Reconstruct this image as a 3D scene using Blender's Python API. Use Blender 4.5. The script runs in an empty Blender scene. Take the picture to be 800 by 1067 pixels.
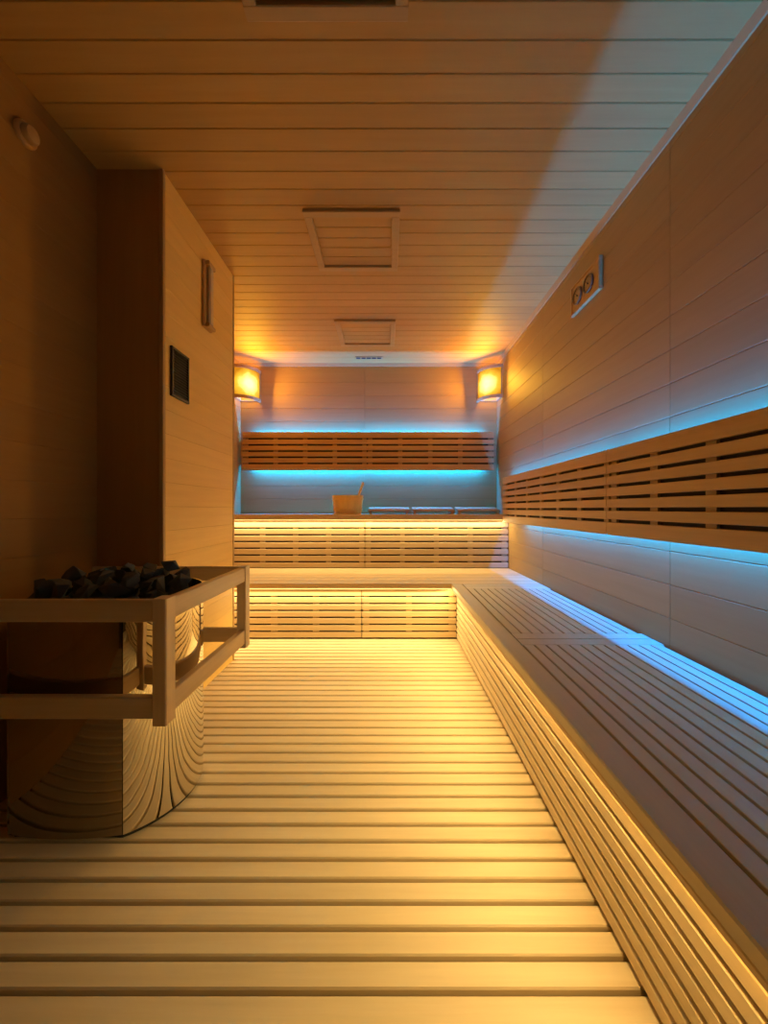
import bpy, bmesh, math, random
from mathutils import Vector
random.seed(7)
S = bpy.context.scene
COL = S.collection
S.view_settings.view_transform = 'Standard'

XR, XL, XP, XA = 1.156, -1.316, -1.02, -1.56
YF, YP0, YP1, YB = -0.70, 1.74, 2.54, 4.07
ZC = 2.537

# ------------------------------------------------------------------ materials
def new_mat(name):
    m = bpy.data.materials.new(name); m.use_nodes = True
    nt = m.node_tree
    return m, nt, nt.nodes['Principled BSDF']

def wood(name, col, axis=0, rough=0.55, contrast=0.14, tint=1.0, spec=0.3):
    m, nt, b = new_mat(name)
    N, L = nt.nodes, nt.links
    tc = N.new('ShaderNodeTexCoord'); mp = N.new('ShaderNodeMapping')
    sc = [38.0, 38.0, 38.0]; sc[axis] = 1.8
    mp.inputs['Scale'].default_value = sc
    L.new(tc.outputs['Object'], mp.inputs['Vector'])
    at = N.new('ShaderNodeAttribute'); at.attribute_name = 'tint'
    add = N.new('ShaderNodeVectorMath'); add.operation = 'MULTIPLY_ADD'
    add.inputs[1].default_value = (53, 53, 53)
    L.new(at.outputs['Fac'], add.inputs[0]); L.new(mp.outputs['Vector'], add.inputs[2])
    n1 = N.new('ShaderNodeTexNoise'); n1.inputs['Scale'].default_value = 1.0
    n1.inputs['Detail'].default_value = 5; n1.inputs['Roughness'].default_value = 0.6
    L.new(add.outputs[0], n1.inputs['Vector'])
    rp = N.new('ShaderNodeValToRGB')
    d = [c * (1 - contrast) for c in col]
    rp.color_ramp.elements[0].position = 0.30; rp.color_ramp.elements[0].color = (d[0], d[1]*0.97, d[2]*0.93, 1)
    rp.color_ramp.elements[1].position = 0.68; rp.color_ramp.elements[1].color = (*col, 1)
    L.new(n1.outputs['Fac'], rp.inputs['Fac'])
    mr = N.new('ShaderNodeMapRange'); mr.inputs['To Min'].default_value = 1 - 0.11*tint; mr.inputs['To Max'].default_value = 1 + 0.05*tint
    L.new(at.outputs['Fac'], mr.inputs['Value'])
    mx = N.new('ShaderNodeVectorMath'); mx.operation = 'SCALE'
    L.new(rp.outputs['Color'], mx.inputs[0]); L.new(mr.outputs['Result'], mx.inputs['Scale'])
    L.new(mx.outputs[0], b.inputs['Base Color'])
    bp = N.new('ShaderNodeBump'); bp.inputs['Strength'].default_value = 0.05; bp.inputs['Distance'].default_value = 0.003
    L.new(n1.outputs['Fac'], bp.inputs['Height']); L.new(bp.outputs['Normal'], b.inputs['Normal'])
    b.inputs['Roughness'].default_value = rough
    b.inputs['Specular IOR Level'].default_value = spec
    return m

def plain(name, col, rough=0.6, metal=0.0, noise=0.15, scale=20):
    m, nt, b = new_mat(name)
    N, L = nt.nodes, nt.links
    tc = N.new('ShaderNodeTexCoord'); n = N.new('ShaderNodeTexNoise'); n.inputs['Scale'].default_value = scale
    L.new(tc.outputs['Object'], n.inputs['Vector'])
    rp = N.new('ShaderNodeValToRGB')
    rp.color_ramp.elements[0].color = (*[c*(1-noise) for c in col], 1)
    rp.color_ramp.elements[1].color = (*[min(1, c*(1+noise)) for c in col], 1)
    L.new(n.outputs['Fac'], rp.inputs['Fac']); L.new(rp.outputs['Color'], b.inputs['Base Color'])
    b.inputs['Roughness'].default_value = rough; b.inputs['Metallic'].default_value = metal
    return m

def steel(name, col, rough, bump, scale):
    m, nt, b = new_mat(name)
    N, L = nt.nodes, nt.links
    b.inputs['Base Color'].default_value = (*col, 1); b.inputs['Metallic'].default_value = 1; b.inputs['Roughness'].default_value = rough
    tc = N.new('ShaderNodeTexCoord'); n = N.new('ShaderNodeTexNoise'); n.inputs['Scale'].default_value = scale; n.inputs['Detail'].default_value = 1
    L.new(tc.outputs['Object'], n.inputs['Vector'])
    bp = N.new('ShaderNodeBump'); bp.inputs['Strength'].default_value = bump; bp.inputs['Distance'].default_value = 0.02
    L.new(n.outputs['Fac'], bp.inputs['Height']); L.new(bp.outputs['Normal'], b.inputs['Normal'])
    return m

def emit(name, col, strength, base=(0.3, 0.2, 0.1), var=0.15, scale=30, centre=None, radius=0.2):
    m, nt, b = new_mat(name)
    b.inputs['Base Color'].default_value = (*base, 1)
    b.inputs['Emission Color'].default_value = (*col, 1); b.inputs['Emission Strength'].default_value = strength
    tc = nt.nodes.new('ShaderNodeTexCoord')
    mr = nt.nodes.new('ShaderNodeMapRange')
    n = nt.nodes.new('ShaderNodeTexNoise'); n.inputs['Scale'].default_value = scale
    nt.links.new(tc.outputs['Object'], n.inputs['Vector'])
    if centre is None:
        mr.inputs['From Min'].default_value = 0.3; mr.inputs['From Max'].default_value = 0.7
        mr.inputs['To Min'].default_value = strength*(1-var); mr.inputs['To Max'].default_value = strength*(1+var)
        nt.links.new(n.outputs['Fac'], mr.inputs['Value'])
    else:   # the bulb behind the shade: brighter where the mottled shade is nearest to it
        d = nt.nodes.new('ShaderNodeVectorMath'); d.operation = 'DISTANCE'; d.inputs[1].default_value = centre
        nt.links.new(tc.outputs['Object'], d.inputs[0])
        mr.inputs['From Min'].default_value = 0.03; mr.inputs['From Max'].default_value = radius
        mr.inputs['To Min'].default_value = 1.0; mr.inputs['To Max'].default_value = 0.0
        nt.links.new(d.outputs['Value'], mr.inputs['Value'])
        ma = nt.nodes.new('ShaderNodeMath'); ma.operation = 'MULTIPLY_ADD'; ma.inputs[1].default_value = 0.4
        sb = nt.nodes.new('ShaderNodeMath'); sb.operation = 'SUBTRACT'; sb.inputs[1].default_value = 0.5
        nt.links.new(n.outputs['Fac'], sb.inputs[0]); nt.links.new(sb.outputs[0], ma.inputs[0]); nt.links.new(mr.outputs['Result'], ma.inputs[2])
        rp = nt.nodes.new('ShaderNodeValToRGB')
        rp.color_ramp.elements[0].color = (0.70, 0.24, 0.008, 1); rp.color_ramp.elements[1].color = (*col, 1)
        e = rp.color_ramp.elements.new(0.40); e.color = (1.2, 0.66, 0.045, 1)
        nt.links.new(ma.outputs[0], rp.inputs['Fac']); nt.links.new(rp.outputs['Color'], b.inputs['Emission Color'])
        b.inputs['Specular IOR Level'].default_value = 0.0
        b.inputs['Base Color'].default_value = (0.05, 0.02, 0.005, 1)
        return m
    nt.links.new(mr.outputs['Result'], b.inputs['Emission Strength'])
    return m

PALE = (0.68, 0.51, 0.29)
M = {}
for i, a in enumerate('xyz'):
    M['w'+a] = wood('pale_wood_'+a, PALE, i)
    M['wall'+a] = wood('wall_wood_'+a, (0.50, 0.31, 0.115), i, 0.6, 0.07, 0.6)
    M['b'+a] = wood('backrest_wood_'+a, (0.55, 0.325, 0.115), i)
M['slat'] = wood('bench_front_wood', (0.82, 0.68, 0.45), 1)
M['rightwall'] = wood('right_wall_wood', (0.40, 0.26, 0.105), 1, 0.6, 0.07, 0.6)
M['leftwall_shaded'] = wood('left_wall_shaded_wood', (0.36, 0.185, 0.042), 1, 0.65, 0.07, 0.5)  # wall wood darkened evenly: the shade on this wall is in the colour
M['pier'] = wood('pier_front_shaded_wood', (0.46, 0.245, 0.06), 2, 0.65, 0.07, 0.5)  # pier front's shade put into its base colour
M['pierside_lit'] = wood('pier_side_lit_wood', (0.80, 0.52, 0.145), 1, 0.6, 0.07, 0.6)  # same pier wood, brightened for the light falling on this side
M['backrestback'] = wood('back_backrest_wood', (0.68, 0.40, 0.15), 0)
M['seat'] = wood('seat_wood', (0.58, 0.485, 0.33), 1, 0.5, 0.08, 0.5)
M['floor'] = wood('floor_wood', (0.74, 0.60, 0.39), 0, 0.75, 0.12, 0.9, 0.10)
M['ceil'] = wood('ceiling_wood', (0.54, 0.30, 0.076), 0, 0.6, 0.08, 0.6)
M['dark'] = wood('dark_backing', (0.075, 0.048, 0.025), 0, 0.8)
M['darkwall'] = wood('dark_front_wall', (0.07, 0.045, 0.022), 0, 0.7)
M['under'] = plain('under_floor', (0.025, 0.018, 0.012), 0.9)
M['bucket'] = wood('bucket_wood', (0.95, 0.66, 0.26), 2)
M['headrest'] = wood('headrest_wood', (0.55, 0.36, 0.16), 0)
M['black'] = plain('black_plastic', (0.010, 0.010, 0.010), 0.5)
M['steel'] = steel('shaded_steel', (0.34, 0.27, 0.19), 0.04, 0.05, 3)  # heater steel with the shade of its flat sides put into the colour
M['mirror'] = steel('polished_steel', (0.72, 0.68, 0.62), 0.015, 0.11, 7)
M['stone'] = plain('heater_stone', (0.070, 0.077, 0.077), 0.75, 0, 0.5, 25)
M['ivory'] = plain('dial_face', (0.36, 0.25, 0.13), 0.5)
M['ring'] = plain('dial_ring', (0.20, 0.12, 0.055), 0.5)
M['led_warm'] = emit('led_warm', (1.0, 0.70, 0.22), 2.0)
M['led_blue'] = emit('led_blue', (0.01, 0.3, 1.0), 1.5)

# ------------------------------------------------------------------ mesh builder
class MB:
    def __init__(s):
        s.bm = bmesh.new(); s.t = s.bm.faces.layers.float.new('tint')
    def face(s, vs, t, smooth=False):
        f = s.bm.faces.new(vs); f[s.t] = t; f.smooth = smooth; return f
    def prism(s, prof, a, a0, a1, t=None):
        if t is None: t = random.random()
        b, c = [i for i in range(3) if i != a]
        def mk(p, av):
            v = [0, 0, 0]; v[a] = av; v[b] = p[0]; v[c] = p[1]; return s.bm.verts.new(v)
        A = [mk(p, a0) for p in prof]; B = [mk(p, a1) for p in prof]
        n = len(prof)
        for i in range(n): s.face([A[i], A[(i+1) % n], B[(i+1) % n], B[i]], t)
        s.face(A[::-1], t); s.face(B, t)
        return s
    def box(s, x0, x1, y0, y1, z0, z1, ch=0.0, axis=None, t=None):
        lo = [min(x0, x1), min(y0, y1), min(z0, z1)]; hi = [max(x0, x1), max(y0, y1), max(z0, z1)]
        if axis is None: axis = max(range(3), key=lambda i: hi[i]-lo[i])
        b, c = [i for i in range(3) if i != axis]
        b0, b1, c0, c1 = lo[b], hi[b], lo[c], hi[c]
        k = min(ch, (b1-b0)*0.45, (c1-c0)*0.45)
        if k > 0:
            prof = [(b0+k, c0), (b1-k, c0), (b1, c0+k), (b1, c1-k), (b1-k, c1), (b0+k, c1), (b0, c1-k), (b0, c0+k)]
        else:
            prof = [(b0, c0), (b1, c0), (b1, c1), (b0, c1)]
        return s.prism(prof, axis, lo[axis], hi[axis], t)
    def tube(s, p0, p1, r0, r1=None, n=14):
        r1 = r0 if r1 is None else r1; t = random.random()
        p0, p1 = Vector(p0), Vector(p1); d = (p1-p0).normalized()
        u = d.orthogonal().normalized(); w = d.cross(u)
        A = [s.bm.verts.new(p0 + (u*math.cos(2*math.pi*i/n) + w*math.sin(2*math.pi*i/n))*r0) for i in range(n)]
        B = [s.bm.verts.new(p1 + (u*math.cos(2*math.pi*i/n) + w*math.sin(2*math.pi*i/n))*r1) for i in range(n)]
        for i in range(n): s.face([A[i], A[(i+1) % n], B[(i+1) % n], B[i]], t, True)
        s.face(A[::-1], t); s.face(B, t); return s
    def lathe(s, prof, o, axis=2, n=32, a0=0, a1=2*math.pi):
        full = abs(a1-a0-2*math.pi) < 1e-6; t = random.random()
        b, c = [i for i in range(3) if i != axis]
        rings = []
        m = n if full else n+1
        for i in range(m):
            a = a0 + (a1-a0)*i/n; ring = []
            for r, h in prof:
                v = [0, 0, 0]; v[axis] = o[axis]+h; v[b] = o[b]+r*math.cos(a); v[c] = o[c]+r*math.sin(a)
                ring.append(s.bm.verts.new(v))
            rings.append(ring)
        for i in range(n):
            A, B = rings[i], rings[(i+1) % m]
            for j in range(len(prof)-1): s.face([A[j], B[j], B[j+1], A[j+1]], t, True)
        return s
    def sheet(s, pts, nrm, z0, z1, th):
        """thin upright sheet following pts (x,y); nrm gives the outward direction at each point"""
        bm = s.bm; rows = []
        for (x, y), (dx, dy) in zip(pts, nrm):
            xi, yi = x-dx*th, y-dy*th
            rows.append([bm.verts.new(v) for v in ((x, y, z0), (x, y, z1), (xi, yi, z1), (xi, yi, z0))])
        for A, B in zip(rows[:-1], rows[1:]):
            for j in range(4): s.face([A[j], B[j], B[(j+1) % 4], A[(j+1) % 4]], 0.5, True)
        s.face(rows[0], 0.5); s.face(rows[-1][::-1], 0.5)
        return s
    def build(s, name, mat, parent=None):
        bm = s.bm
        bmesh.ops.remove_doubles(bm, verts=bm.verts, dist=1e-6)
        bmesh.ops.recalc_face_normals(bm, faces=bm.faces)
        for e in bm.edges:
            if len(e.link_faces) == 2 and e.calc_face_angle(0) > math.radians(38): e.smooth = False
        off = Vector((0, 0, 0))
        if parent is not None: off = Vector(parent['_o'])
        for v in bm.verts: v.co -= off
        me = bpy.data.meshes.new(name); bm.to_mesh(me); bm.free()
        me.materials.append(mat)
        o = bpy.data.objects.new(name, me); COL.objects.link(o)
        if parent is not None:
            o.parent = parent
            o['_o'] = list(off)
        return o

def tag(o, label, cat, group=None):
    o['label'] = label; o['category'] = cat
    if group: o['group'] = group
def thing(name, label, cat, loc, group=None):
    o = bpy.data.objects.new(name, None); o.location = loc; o.empty_display_size = 0.1
    COL.objects.link(o); o['_o'] = list(loc); tag(o, label, cat, group); return o
def struct(name, mb, mat):
    o = mb.build(name, mat); o['kind'] = 'structure'; return o
def part_box(name, mat, parent, *a, **k):
    s = MB(); s.box(*a, **k); return s.build(name, mat, parent)

# ------------------------------------------------------------------ room shell
f = MB(); p = 0.060; y = YF
while y < 2.96:
    f.box(XL if y < YP0 else XA, 0.57, y, y+p-0.011, -0.024, 0.0, 0.003, 0); y += p
fl = struct('floor', f, M['floor'])
f = MB(); f.box(XA-0.1, XR+0.1, YF-0.1, YB+0.1, -0.12, -0.06)
struct('floor_base', f, M['under'])

c = MB(); p = 0.098; y = YF
while y < YB:
    c.box(XA-0.02, XR+0.02, y, min(y+p-0.0015, YB+0.02), ZC, ZC+0.02, 0.003, 0); y += p
c.box(XA-0.1, XR+0.1, YF-0.1, YB+0.1, ZC+0.021, ZC+0.1, t=0.0)
struct('ceiling', c, M['ceil'])

def boards_y(mb, xf, sgn, ybr, z0=0.0, z1=ZC, p=0.1375, ch=0.0025):
    for a, b in zip(ybr[:-1], ybr[1:]):
        z = z0
        while z < z1-1e-4:
            mb.box(xf, xf+sgn*0.02, a+0.0015, b-0.0015, z, min(z+p, z1), ch, 1); z += p
def boards_x(mb, yf, sgn, xbr, z0=0.0, z1=ZC, p=0.1375, ch=0.0025):
    for a, b in zip(xbr[:-1], xbr[1:]):
        z = z0
        while z < z1-1e-4:
            mb.box(a+0.0015, b-0.0015, yf, yf+sgn*0.02, z, min(z+p, z1), ch, 0); z += p

w = MB(); boards_y(w, XR, 1, [YF, 0.28, 1.573, 2.87, YB+0.02]); w.box(XR+0.02, XR+0.1, YF-0.1, YB+0.1, -0.06, ZC+0.02, t=0)
struct('wall_right', w, M['rightwall'])
w = MB(); boards_x(w, YB, 1, [XA-0.02, -0.244, XR]); w.box(XA-0.1, XR+0.02, YB+0.02, YB+0.1, -0.06, ZC+0.02, t=0)
struct('wall_back', w, M['wallx'])
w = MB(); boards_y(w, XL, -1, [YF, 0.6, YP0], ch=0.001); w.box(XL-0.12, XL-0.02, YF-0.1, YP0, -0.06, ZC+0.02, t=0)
struct('wall_left', w, M['leftwall_shaded'])
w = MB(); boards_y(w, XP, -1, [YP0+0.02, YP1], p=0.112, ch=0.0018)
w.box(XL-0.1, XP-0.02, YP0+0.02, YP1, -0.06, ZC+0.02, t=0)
struct('wall_pier_side', w, M['pierside_lit'])
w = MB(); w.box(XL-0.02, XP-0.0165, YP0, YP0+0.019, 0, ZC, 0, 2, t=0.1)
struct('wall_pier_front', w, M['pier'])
w = MB(); boards_y(w, XA, -1, [YP1-0.1, YB]); w.box(XA-0.1, XA-0.02, YP1-0.1, YB+0.1, -0.06, ZC+0.02, t=0)
struct('wall_left_alcove', w, M['wally'])
w = MB(); boards_x(w, YF, -1, [XL-0.02, -0.1, XR+0.02]); w.box(XL-0.1, XR+0.1, YF-0.1, YF-0.02, -0.06, ZC+0.02, t=0)
struct('wall_front', w, M['darkwall'])
t = MB(); t.prism([(XR-0.022, ZC), (XR, ZC), (XR, ZC-0.03), (XR-0.008, ZC-0.03)], 1, YF, YB); struct('trim_1', t, M['wally'])
t = MB(); t.prism([(YB-0.022, ZC), (YB, ZC), (YB, ZC-0.03), (YB-0.008, ZC-0.03)], 0, XA, XR-0.023); struct('trim_2', t, M['wallx'])
t = MB(); t.box(XP-0.016, XP+0.004, YP0-0.004, YP0+0.016, 0, ZC, 0.003, 2); struct('trim_3', t, M['wallz'])
t = MB(); t.box(XP-0.016, XP+0.004, YP1-0.014, YP1+0.004, 0, ZC, 0.003, 2); struct('trim_4', t, M['wallz'])

# ------------------------------------------------------------------ lights helper
def area(name, loc, rot, sx, sy, power, col):
    l = bpy.data.lights.new(name, 'AREA'); l.shape = 'RECTANGLE'; l.size = sx; l.size_y = sy
    l.energy = power; l.color = col
    o = bpy.data.objects.new(name, l); COL.objects.link(o); o.rotation_euler = rot
    o.location = loc
    return o
WARM = (1.0, 0.71, 0.255); WARM2 = (1.0, 0.75, 0.33); BLUE = (0.0, 0.235, 1.0)
R_ = math.radians

# ------------------------------------------------------------------ slatted panels
def slat_panel(parent, along, face, u0, u1, z0, z1, n, gap, depth_sgn, th=0.018, bat=0.03, back=0.008, step=0.33, mats=None, edge=None, name='slat_panel'):
    s = MB(); d = MB()
    def put(mb, a0, a1, d0, d1, za, zb, ch=0, ax=None):
        e0, e1 = face+depth_sgn*d0, face+depth_sgn*d1
        if along == 0: mb.box(a0, a1, e0, e1, za, zb, ch, ax)
        else: mb.box(e0, e1, a0, a1, za, zb, ch, ax)
    hs = [1.0]*n
    if edge: hs[0] = hs[-1] = edge
    unit = ((z1-z0) - gap*(n-1))/sum(hs); z = z0
    for h in hs:
        put(s, u0, u1, 0, th, z, z+unit*h, 0.0025, along); z += unit*h+gap
    o = s.build(name, mats[0], parent)
    m = max(2, int(round((u1-u0)/step))+1)
    for i in range(m):
        uc = u0+0.03 + (u1-u0-0.06)*i/(m-1)
        k = MB(); put(k, uc-0.022, uc+0.022, th, th+bat, z0, z1, 0, 2); k.build('batten', mats[1], o)
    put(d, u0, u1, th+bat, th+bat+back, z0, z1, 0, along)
    d.build('added_back_board', M['dark'], o)  # added dark board behind the slats, stops light showing through the gaps
    return o

# ------------------------------------------------------------------ right bench
ZB = 0.432
rb = thing('low_bench', 'long low slatted bench along the right wall under blue light', 'bench', (0.83, 1.1, 0))
XE = 0.480
part_box('front_board', M['seat'], rb, XE, 0.560, YF+0.01, 2.895, ZB-0.034, ZB, 0.004, 1)
part_box('added_light_lip', M['wy'], rb, XE+0.001, XE+0.013, YF+0.01, 2.895, ZB-0.048, ZB-0.0342, 0.002, 1)  # lip added to cut off the strip's upward light
def top_section(y0, y1):
    s = MB(); x = 0.566; k = 12; pw = (XR-0.010-0.566)/k
    for i in range(k):
        s.box(x+pw*i, x+pw*(i+1)-0.0082, y0, y1, ZB-0.022, ZB, 0.0012, 1)
    o = s.build('seat_slats', M['seat'], rb)
    m = max(1, int((y1-y0)/0.5))
    for i in range(m+1):
        yy = y0+0.05+(y1-y0-0.10)*i/m
        part_box('bearer', M['dark'], o, 0.562, XR-0.02, yy-0.03, yy+0.03, ZB-0.06, ZB-0.0225, 0, 0)
top_section(YF+0.01, 1.60); top_section(1.75, 2.72)
for a, b in ((1.601, 1.674), (1.676, 1.749), (2.721, 2.808), (2.810, 2.895)):
    part_box('cross_board', M['seat'], rb, 0.562, XR-0.004, a, b, ZB-0.024, ZB, 0.003, 0)
slat_panel(rb, 1, 0.526, YF+0.01, 0.397, 0.012, ZB-0.06, 8, 0.0115, 1, mats=(M['slat'], M['wz']))
slat_panel(rb, 1, 0.526, 0.400, 2.935, 0.012, ZB-0.06, 8, 0.0115, 1, mats=(M['slat'], M['wz']))
part_box('top_beam', M['wy'], rb, 0.527, 0.560, YF+0.01, 2.93, ZB-0.059, ZB-0.035, 0, 1)
part_box('light_strip', M['led_warm'], rb, 0.5025, 0.520, YF+0.05, 2.88, ZB-0.0395, ZB-0.0345, 0, 1)
area('bench_led', (0.511, (0.42+2.88)/2, ZB-0.044), (0, R_(76), 0), 0.008, 2.46, 17.5, WARM)

# ------------------------------------------------------------------ low back bench
lb = thing('low_bench', 'low slatted bench step in front of the upper back bench', 'bench', (-0.3, 3.28, 0))
part_box('front_board', M['wx'], lb, XA+0.003, XR-0.004, 2.90, 2.985, ZB-0.036, ZB, 0.004, 0)
s = MB(); k = 10; pw = (3.665-2.995)/k
for i in range(k): s.box(XA+0.003, XR-0.004, 2.995+pw*i, 2.995+pw*(i+1)-0.007, ZB-0.024, ZB, 0.003, 0)
o = s.build('seat_slats', M['wx'], lb)
for x in (-1.4, -0.8, -0.2, 0.4, 1.0): part_box('bearer', M['dark'], o, x-0.03, x+0.03, 2.99, 3.66, ZB-0.06, ZB-0.0245, 0, 1)
slat_panel(lb, 0, 2.94, XA+0.005, -0.203, 0.012, ZB-0.06, 7, 0.012, 1, mats=(M['wx'], M['wz']))
slat_panel(lb, 0, 2.94, -0.197, 0.524, 0.012, ZB-0.06, 7, 0.012, 1, mats=(M['wx'], M['wz']))
part_box('top_beam', M['wx'], lb, XA+0.005, 0.52, 2.942, 2.98, ZB-0.059, ZB-0.037, 0, 0)
part_box('light_strip', M['led_warm'], lb, XA+0.05, 0.48, 2.906, 2.924, ZB-0.0415, ZB-0.0365, 0, 0)
area('bench_led', ((XA+0.48)/2, 2.913, ZB-0.046), (-R_(38), 0, 0), 0.48-XA-0.1, 0.010, 11.5, WARM2)

# ------------------------------------------------------------------ upper bench
ZU = 0.945
ub = thing('upper_bench', 'high slatted bench across the back wall carrying the wooden bucket', 'bench', (-0.2, 3.85, 0.45))
part_box('front_board', M['wx'], ub, XA+0.003, XR-0.003, 3.63, 3.70, ZU-0.05, ZU, 0.004, 0)
s = MB(); k = 4; pw = (YB-0.01-3.71)/k
for i in range(k): s.box(XA+0.003, XR-0.003, 3.71+pw*i, 3.71+pw*(i+1)-0.012, ZU-0.028, ZU, 0.003, 0)
o = s.build('seat_slats', M['wx'], ub)
for x in (-1.4, -0.8, -0.2, 0.4, 1.0): part_box('bearer', M['dark'], o, x-0.03, x+0.03, 3.72, YB-0.01, ZU-0.07, ZU-0.0285, 0, 1)
slat_panel(ub, 0, 3.67, XA+0.005, -0.223, ZB+0.002, 0.870, 7, 0.014, 1, mats=(M['wx'], M['wz']))
slat_panel(ub, 0, 3.67, -0.217, XR-0.005, ZB+0.002, 0.870, 7, 0.014, 1, mats=(M['wx'], M['wz']))
part_box('top_beam', M['wx'], ub, XA+0.005, XR-0.005, 3.672, 3.70, 0.871, ZU-0.051, 0, 0)
part_box('light_strip', M['led_warm'], ub, XA+0.05, XR-0.05, 3.636, 3.654, ZU-0.0555, ZU-0.0505, 0, 0)
area('bench_led', ((XA+XR)/2, 3.643, ZU-0.060), (-R_(20), 0, 0), XR-XA-0.1, 0.010, 14, WARM2)

# ------------------------------------------------------------------ backrests
BP = 21.0
def backrest_right(y0, y1, label, short=0.015):
    b = thing('backrest', label, 'backrest', (1.08, (y0+y1)/2, 0.873), 'slatted backrests')
    slat_panel(b, 1, 1.070, y0, y1, 0.873, 1.288, 7, 0.015, 1, 0.018, 0.012, 0.006, 0.30, (M['by'], M['bz']), 1.5)
    for y in (y0+0.12, y1-0.12):
        part_box('bracket', M['wz'], b, 1.106, XR-0.001, y-0.02, y+0.02, 1.02, 1.14, 0, 2)
    for z in (1.199, 0.961):
        part_box('light_strip', M['led_blue'], b, 1.118, 1.144, y0+0.02, y1-short-0.005, z-0.003, z+0.003, 0, 1)
    a0, a1 = y0+0.015, y1-0.015
    area('blue_led', (1.131, (a0+a1)/2, 1.207), (0, R_(180+56), 0), 0.016, a1-a0, BP*1.5*(a1-a0), BLUE)
    a1 = y1-short
    area('blue_led', (1.132, (a0+a1)/2, 0.953), (0, -R_(46), 0), 0.012, a1-a0, BP*1.15*(a1-a0), BLUE)
backrest_right(YF+0.02, 1.878, 'nearer slatted wooden backrest on right wall, cut by the photo edge')
backrest_right(1.882, 3.58, 'farther slatted wooden backrest on right wall, ending by upper bench', 0.38)
def backrest_back(x0, x1, label):
    b = thing('backrest', label, 'backrest', ((x0+x1)/2, 3.99, 1.40), 'slatted backrests')
    slat_panel(b, 0, 3.984, x0, x1, 1.40, 1.795, 6, 0.018, 1, 0.018, 0.012, 0.006, 0.30, (M['backrestback'], M['bz']), 1.3)
    for x in (x0+0.12, x1-0.12): part_box('bracket', M['wz'], b, x-0.02, x+0.02, 4.020, YB-0.001, 1.54, 1.66, 0, 2)
    for z in (1.722, 1.473):
        part_box('light_strip', M['led_blue'], b, x0+0.02, x1-0.02, 4.030, 4.048, z-0.003, z+0.003, 0, 0)
    # the strips stop a little short of the room corners
    a0 = x0+0.10 if x0 < -1 else x0+0.01
    a1 = x1-0.10 if x1 > 1 else x1-0.01
    area('blue_led', ((a0+a1)/2, 4.043, 1.729), (R_(135), 0, 0), a1-a0, 0.010, BP*1.4*(a1-a0), BLUE)
    area('blue_led', ((a0+a1)/2, 4.043, 1.466), (R_(30), 0, 0), a1-a0, 0.010, BP*1.35*(a1-a0), BLUE)
backrest_back(-1.51, -0.2142, 'left half of slatted backrest on back wall above the bucket')
backrest_back(-0.2138, 1.10, 'right half of slatted backrest on back wall above the headrests')

# ------------------------------------------------------------------ corner lamps
def corner_lamp(cx, sgn, label):
    l = thing('corner_lamp', label, 'wall lamp', (cx, YB, 2.12), 'corner lamps')
    shade = emit('lamp_shade_glow', (2.6, 2.1, 0.65), 1.0, scale=16, centre=(-sgn*0.145, -0.145, 0.155), radius=0.175)
    a0, a1 = (math.pi, 1.5*math.pi) if sgn > 0 else (1.5*math.pi, 2*math.pi)
    o = (cx, YB, 0); R = 0.205
    s = MB(); s.lathe([(R-0.004, 2.150), (R, 2.150), (R, 2.430), (R-0.004, 2.430), (R-0.004, 2.150)], o, 2, 20, a0, a1); s.build('shade', shade, l)
    for z0, z1 in ((2.124, 2.153), (2.427, 2.456)):
        s = MB(); s.lathe([(R-0.008, z0), (R+0.012, z0), (R+0.012, z1), (R-0.008, z1), (R-0.008, z0)], o, 2, 20, a0, a1); s.build('band', M['headrest'], l)
    for i in range(2):
        a = a0 + (a1-a0)*(0.03+0.94*i); da = 0.03
        s = MB(); s.lathe([(R+0.001, 2.154), (R+0.006, 2.154), (R+0.006, 2.426), (R+0.001, 2.426), (R+0.001, 2.154)], o, 2, 2, a-da, a+da); s.build('rib', M['bz'], l)
    part_box('back_plate', M['wx'], l, cx, cx-sgn*0.19, YB-0.012, YB, 2.14, 2.44, 0.002, 2)
    part_box('back_plate', M['wy'], l, cx, cx-sgn*0.012, YB-0.19, YB-0.0125, 2.14, 2.44, 0.002, 2)
    pl = bpy.data.lights.new('lamp_bulb', 'POINT'); pl.energy = 3.2; pl.color = (1, 0.47, 0.05); pl.shadow_soft_size = 0.04
    po = bpy.data.objects.new('lamp_bulb', pl); COL.objects.link(po); po.location = (cx-sgn*0.11, YB-0.11, 2.28)
    q = 0.240/math.sqrt(2)
    area('lamp_fill', (cx-sgn*q, YB-q, 2.27), (0, 0, 0), 0.22, 0.24, 12.5, (1, 0.48, 0.04)).rotation_euler = Vector((-sgn*1, -1, -0.10)).to_track_quat('-Z', 'Z').to_euler()  # added light before the shade, stronger than the shade's own glow
corner_lamp(XA, -1, 'glowing quarter-round lamp in the back corner left of backrest')
corner_lamp(XR, 1, 'glowing quarter-round lamp in the back right corner')

# ------------------------------------------------------------------ ceiling hatches
def hatch(y0, y1, label):
    x0, x1 = -0.438, 0.062; fw = 0.04
    h = thing('ceiling_hatch', label, 'ceiling hatch', ((x0+x1)/2, (y0+y1)/2, ZC), 'ceiling hatches')
    s = MB(); z0, z1 = ZC-0.018, ZC
    s.box(x0, x1, y0, y0+fw, z0, z1, 0.003, 0); s.box(x0, x1, y1-fw, y1, z0, z1, 0.003, 0)
    s.box(x0, x0+fw, y0+fw, y1-fw, z0, z1, 0.003, 1); s.box(x1-fw, x1, y0+fw, y1-fw, z0, z1, 0.003, 1)
    s.build('frame', M['wallx'], h)
    s = MB(); n = 5; pw = (y1-y0-2*fw-0.012)/n
    for i in range(n): s.box(x0+fw+0.006, x1-fw-0.006, y0+fw+0.006+pw*i, y0+fw+0.006+pw*(i+1)-0.003, ZC-0.006, ZC, 0.003, 0)
    s.build('board_panel', M['ceil'], h)
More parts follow.
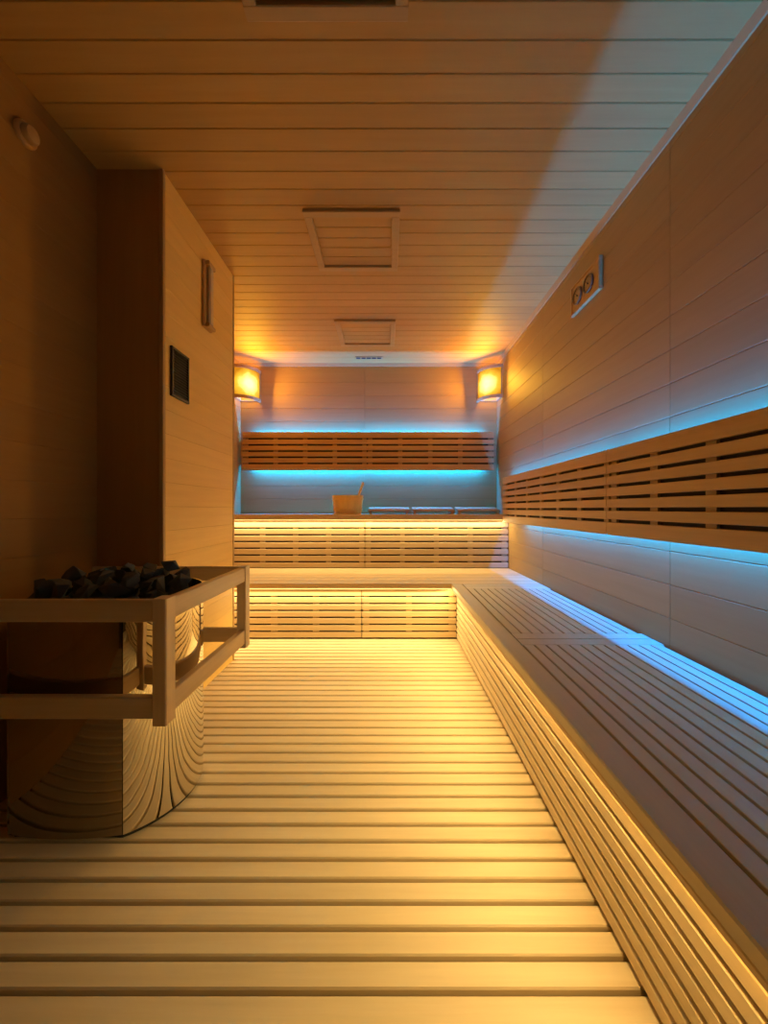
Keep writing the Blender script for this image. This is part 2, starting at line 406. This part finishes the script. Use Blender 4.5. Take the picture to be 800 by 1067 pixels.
hatch(0.70, 1.20, 'nearest framed ceiling hatch, cut by the top of the photo')
hatch(1.965, 2.46, 'middle framed square ceiling hatch')
hatch(3.12, 3.60, 'farthest framed ceiling hatch, nearest the back wall')
v = thing('ceiling_vent', 'small narrow slotted vent in ceiling close to back wall', 'vent', (-0.19, 3.90, ZC))
part_box('frame', M['wallx'], v, -0.33, -0.05, 3.87, 3.93, ZC-0.008, ZC, 0.002, 0)
for i in range(5): part_box('slot', M['black'], v, -0.32+i*0.053, -0.28+i*0.053, 3.885, 3.915, ZC-0.011, ZC-0.0082, 0, 0)

# ------------------------------------------------------------------ wall fittings
v = thing('wall_vent', 'small black louvred grille on the side of left pier', 'vent', (XP, 1.875, 1.65))
s = MB(); a, b, z0, z1 = 1.797, 1.952, 1.53, 1.765; fw = 0.012
s.box(XP, XP+0.012, a, b, z0, z0+fw, 0.002, 1); s.box(XP, XP+0.012, a, b, z1-fw, z1, 0.002, 1)
s.box(XP, XP+0.012, a, a+fw, z0+fw, z1-fw, 0.002, 2); s.box(XP, XP+0.012, b-fw, b, z0+fw, z1-fw, 0.002, 2)
s.build('frame', M['black'], v)
part_box('back_plate', M['black'], v, XP+0.0002, XP+0.003, a+fw, b-fw, z0+fw, z1-fw, 0, 2)
s = MB(); n = 16
for i in range(n):
    z = z0+fw+(z1-z0-2*fw)*(i+0.5)/n
    s.prism([(XP+0.0032, z+0.003), (XP+0.0045, z+0.004), (XP+0.010, z-0.004), (XP+0.0085, z-0.005)], 1, a+fw, b-fw)
s.build('louvre', M['black'], v)

v = thing('wall_fitting', 'narrow upright pale wooden fitting high on the left pier', 'wall fitting', (XP, 2.15, 2.19))
part_box('back_plate', M['bz'], v, XP, XP+0.016, 2.105, 2.20, 2.005, 2.37, 0.004, 2)
part_box('upright_bar', M['wz'], v, XP+0.016, XP+0.036, 2.13, 2.175, 2.03, 2.345, 0.008, 2)
for za, zb in ((2.005, 2.028), (2.347, 2.37)):
    part_box('end_cap', M['by'], v, XP+0.016, XP+0.038, 2.115, 2.19, za, zb, 0.004, 1)

v = thing('wall_sensor', 'small round wooden fitting high on the dark left wall', 'wall fitting', (XL, 1.39, 2.354))
s = MB(); s.lathe([(0, 0), (0.042, 0), (0.042, 0.010), (0.038, 0.014), (0, 0.014)], (XL, 1.39, 2.354), 0, 32); s.build('base_ring', M['bz'], v)
s = MB(); s.lathe([(0.031, 0.014), (0.031, 0.026), (0.026, 0.034), (0.014, 0.038), (0, 0.039)], (XL, 1.39, 2.354), 0, 32); s.build('dome_cap', M['wallz'], v)

g = thing('thermometer_plate', 'wooden plate with two round dials high on right wall', 'thermometer', (XR, 2.22, 2.275))
part_box('plate', M['bx'], g, XR-0.016, XR, 2.075, 2.375, 2.195, 2.355, 0.004, 1)
s = MB()
s.box(XR-0.022, XR, 2.064, 2.384, 2.185, 2.197, 0.003, 1); s.box(XR-0.022, XR, 2.064, 2.384, 2.353, 2.365, 0.003, 1)
s.box(XR-0.022, XR, 2.064, 2.077, 2.197, 2.353, 0.003, 2); s.box(XR-0.022, XR, 2.371, 2.384, 2.197, 2.353, 0.003, 2)
s.build('frame', M['by'], g)
for yc in (2.175, 2.298):
    o = (XR-0.016, yc, 2.275)
    s = MB(); s.lathe([(0.042, 0), (0.049, 0), (0.049, -0.012), (0.042, -0.012), (0.042, 0)], o, 0, 36); dial = s.build('dial_ring', M['ring'], g)
    s = MB(); s.lathe([(0, -0.006), (0.042, -0.006), (0.042, -0.002), (0, -0.002)], o, 0, 36); s.build('dial_face', M['ivory'], dial)
    s = MB()
    for k in range(11):
        a = math.radians(-30+240*k/10); r0, r1 = 0.032, 0.038
        s.tube((o[0]-0.0065, yc+r0*math.cos(a), 2.275+r0*math.sin(a)), (o[0]-0.0065, yc+r1*math.cos(a), 2.275+r1*math.sin(a)), 0.0009, n=6)
    s.build('dial_mark', M['black'], dial)
    s = MB(); s.tube((o[0]-0.008, yc, 2.275), (o[0]-0.008, yc+0.020, 2.275+0.022), 0.0014, 0.0006, 6); s.tube((o[0]-0.006, yc, 2.275), (o[0]-0.011, yc, 2.275), 0.004, n=10); s.build('needle', M['black'], dial)

# ------------------------------------------------------------------ heater
h = thing('sauna_heater', 'steel sauna heater with curved shiny front beneath the dark stones', 'heater', (-0.95, 1.37, 0))
HX0, HY0, HY1, HZ = -1.15, 1.16, 1.58, 0.715
cx, cy, R = -0.934, 1.37, 0.249
a_end = math.atan2(0.21, -0.80-cx)
angs = [-a_end+2*a_end*i/40 for i in range(41)]
ZH = 0.014
bul = 0.016; N_ = 24
def bulged(y, sg):
    pts, nr = [], []
    for i in range(N_+1):
        q = i/N_; x = HX0+0.0065+(-0.8025-HX0-0.0065)*q
        pts.append((x, y+sg*bul*4*q*(1-q)))
        sl = sg*bul*4*(1-2*q)/(-0.8025-HX0-0.0065); d = Vector((-sl*sg, sg, 0)).normalized(); nr.append((d.x, d.y))
    return pts, nr
for y_, sg in ((HY0, -1), (HY1, 1)):
    pts, nr = bulged(y_, sg)
    s = MB(); s.sheet(pts, nr, ZH, HZ, 0.006); s.build('side_panel', M['steel'], h)
part_box('back_panel', M['steel'], h, HX0, HX0+0.006, HY0, HY1, ZH, HZ, 0, 2)
s = MB(); s.sheet([(cx+R*math.cos(a), cy+R*math.sin(a)) for a in angs], [(math.cos(a), math.sin(a)) for a in angs], ZH, HZ, 0.006)
s.build('curved_front', M['mirror'], h)
inner = [(HX0+0.012, HY0+0.010)] + [(cx+(R-0.008)*math.cos(-a_end+2*a_end*i/30), cy+(R-0.008)*math.sin(-a_end+2*a_end*i/30)) for i in range(31)] + [(HX0+0.012, HY1-0.010)]
s = MB(); s.prism(inner, 2, 0.0, 0.06, 0.2); s.build('plinth', M['black'], h)
s = MB(); s.prism(inner, 2, 0.60, 0.660, 0.2); s.build('stone_tray', M['black'], h)

# stones: a few kinds, copied one by one
kinds = []
for k in range(9):
    bm = bmesh.new()
    for q in range(12):
        v = Vector((random.gauss(0, 1), random.gauss(0, 1), random.gauss(0, 1))).normalized()
        bm.verts.new(v*random.uniform(0.86, 1.10))
    bmesh.ops.convex_hull(bm, input=bm.verts)
    bmesh.ops.delete(bm, geom=[v for v in bm.verts if not v.link_faces], context='VERTS')
    bmesh.ops.bevel(bm, geom=list(bm.edges), offset=0.04, segments=1, affect='EDGES', clamp_overlap=True)
    for v in bm.verts:
        if v.co.length > 1.10: v.co = v.co.normalized()*1.10
    me = bpy.data.meshes.new('heater_stone'); bm.to_mesh(me); bm.free(); me.materials.append(M['stone'])
    kinds.append(me)
first = bpy.data.objects.new('heater_stone', kinds[0])
tag(first, 'dark rough stone in the heap on the heater', 'stone', 'stones heaped on the heater')
spots = []
for lay, (z, sp, rr, lim) in enumerate(((0.698, 0.072, 0.041, 0.0), (0.740, 0.071, 0.043, 0.0), (0.772, 0.078, 0.039, 0.03))):
    for i in range(9):
        for j in range(8):
            x = HX0+0.046+lim + i*sp + (lay % 2)*0.02 + random.uniform(-.007, .007); y = HY0+0.049+lim + j*sp + random.uniform(-.007, .007)
            if y > HY1-0.042-lim or x > cx+R-0.047-lim: continue
            if x > cx and Vector((x-cx, y-cy)).length > R-0.048-lim: continue
            if lay == 2 and random.random() < 0.35: continue
            spots.append((x, y, z, rr*random.uniform(0.85, 1.08)))
for q, (x, y, z, r) in enumerate(spots):
    o = first if q == 0 else first.copy()
    o.data = kinds[q % 9]
    COL.objects.link(o)
    o.location = (x, y, z + random.uniform(-.004, .008)); o.scale = (r, r*random.uniform(.75, 1), r*random.uniform(.6, .85))
    o.rotation_euler = (random.uniform(-.6, .6), random.uniform(-.6, .6), random.uniform(0, 6.28))

# ------------------------------------------------------------------ guard rail round the heater
gd = thing('heater_guard', 'open wooden guard rail around the stone heater', 'guard rail', (-0.95, 1.37, 0.387))
GX, GY0, GY1 = -0.624, 1.08, 1.735; T = 0.745
for y0 in (GY0, GY1-0.05):
    part_box('post', M['wz'], gd, GX-0.040, GX, y0, y0+0.05, 0.387, T, 0.003, 2)
for z0, z1 in ((T-0.066, T-0.004), (0.405, 0.467)):
    part_box('front_rail', M['wx'], gd, XL, GX-0.0405, GY0+0.003, GY0+0.027, z0, z1, 0.003, 0)
    part_box('side_rail', M['wy'], gd, GX-0.030, GX-0.004, GY0+0.0505, GY1-0.0505, z0, z1, 0.003, 1)
    part_box('rear_rail', M['wx'], gd, XL, GX-0.0405, GY1-0.027, GY1-0.003, z0, z1, 0.003, 0)

# ------------------------------------------------------------------ bucket, ladle, headrests
bx, by = -0.40, 3.83
b = thing('wooden_bucket', 'small wooden stave bucket standing on the upper back bench', 'bucket', (bx, by, ZU))
s = MB(); n = 18
for i in range(n):
    a0, a1 = 2*math.pi*i/n+0.006, 2*math.pi*(i+1)/n-0.006
    tall = 0.185
    r0, r1 = 0.135, 0.135+0.022*tall/0.19
    s.lathe([(r0-0.012, ZU), (r0, ZU), (r1, ZU+tall), (r1-0.012, ZU+tall), (r0-0.012, ZU)], (bx, by, 0), 2, 3, a0, a1)
s.build('staves', M['bucket'], b)
s = MB(); s.lathe([(0, ZU+0.012), (0.125, ZU+0.012), (0.125, ZU+0.022), (0, ZU+0.022)], (bx, by, 0), 2, 32); s.build('bottom', M['bucket'], b)
for z in (0.035, 0.14):
    r = 0.1355+0.022*z/0.19
    s = MB(); s.lathe([(r, ZU+z), (r+0.004, ZU+z), (r+0.006, ZU+z+0.018), (r+0.002, ZU+z+0.018), (r, ZU+z)], (bx, by, 0), 2, 36); s.build('hoop', M['bucket'], b)
ld = thing('ladle', 'wooden ladle leaning inside the bucket with its handle up', 'ladle', (bx, by-0.02, ZU+0.03))
s = MB(); s.lathe([(0.0, 0.0), (0.03, 0.004), (0.042, 0.02), (0.044, 0.045), (0.039, 0.045), (0.036, 0.02), (0.0, 0.008)], (bx+0.03, by-0.02, ZU+0.024), 2, 24); s.build('bowl', M['bucket'], ld)
s = MB(); s.tube((bx+0.07, by-0.02, ZU+0.06), (bx+0.155, by-0.02, ZU+0.315), 0.010, 0.013); s.build('handle', M['bucket'], ld)

def headrest(x, label, src=None):
    loc = (x, 3.90, ZU)
    h = thing('headrest', label, 'headrest', loc, 'wooden headrests on the upper bench')
    if src is None:
        for sx in (-1, 1):
            s = MB(); xx = x+sx*0.185
            s.prism([(3.79, ZU), (4.0, ZU), (4.0, ZU+0.055), (3.79, ZU+0.025)], 0, xx-0.012, xx+0.012); s.build('side_rail', M['headrest'], h)
        s = MB()
        for i in range(5):
            y0 = 3.788+i*0.043; z0 = ZU+0.0255+(i*0.043)*0.143
            s.prism([(y0, z0), (y0+0.034, z0+0.0049), (y0+0.034, z0+0.0199), (y0, z0+0.015)], 0, x-0.205, x+0.205)
        s.build('slats', M['headrest'], h)
    else:
        for ch in src.children:
            c2 = ch.copy(); COL.objects.link(c2); c2.parent = h
    return h
h1 = headrest(0.012, 'low slatted headrest lying on upper bench, nearest the bucket')
headrest(0.455, 'low slatted headrest on upper bench, middle of the three', h1)
headrest(0.90, 'low slatted headrest on upper bench, closest to right wall', h1)

for o in bpy.data.objects:
    if '_o' in o: del o['_o']

# ------------------------------------------------------------------ world and camera
wd = bpy.data.worlds.new('World'); S.world = wd; wd.use_nodes = True
wd.node_tree.nodes['Background'].inputs['Color'].default_value = (0.02, 0.012, 0.006, 1)
cam = bpy.data.cameras.new('Camera'); cam.sensor_fit = 'HORIZONTAL'; cam.sensor_width = 36; cam.lens = 18.0
cam.shift_x = -0.005; cam.shift_y = -0.0044; cam.clip_start = 0.02
co = bpy.data.objects.new('Camera', cam); COL.objects.link(co)
co.location = (0, 0, 1.0); co.rotation_euler = (math.radians(90), 0, 0)
S.camera = co
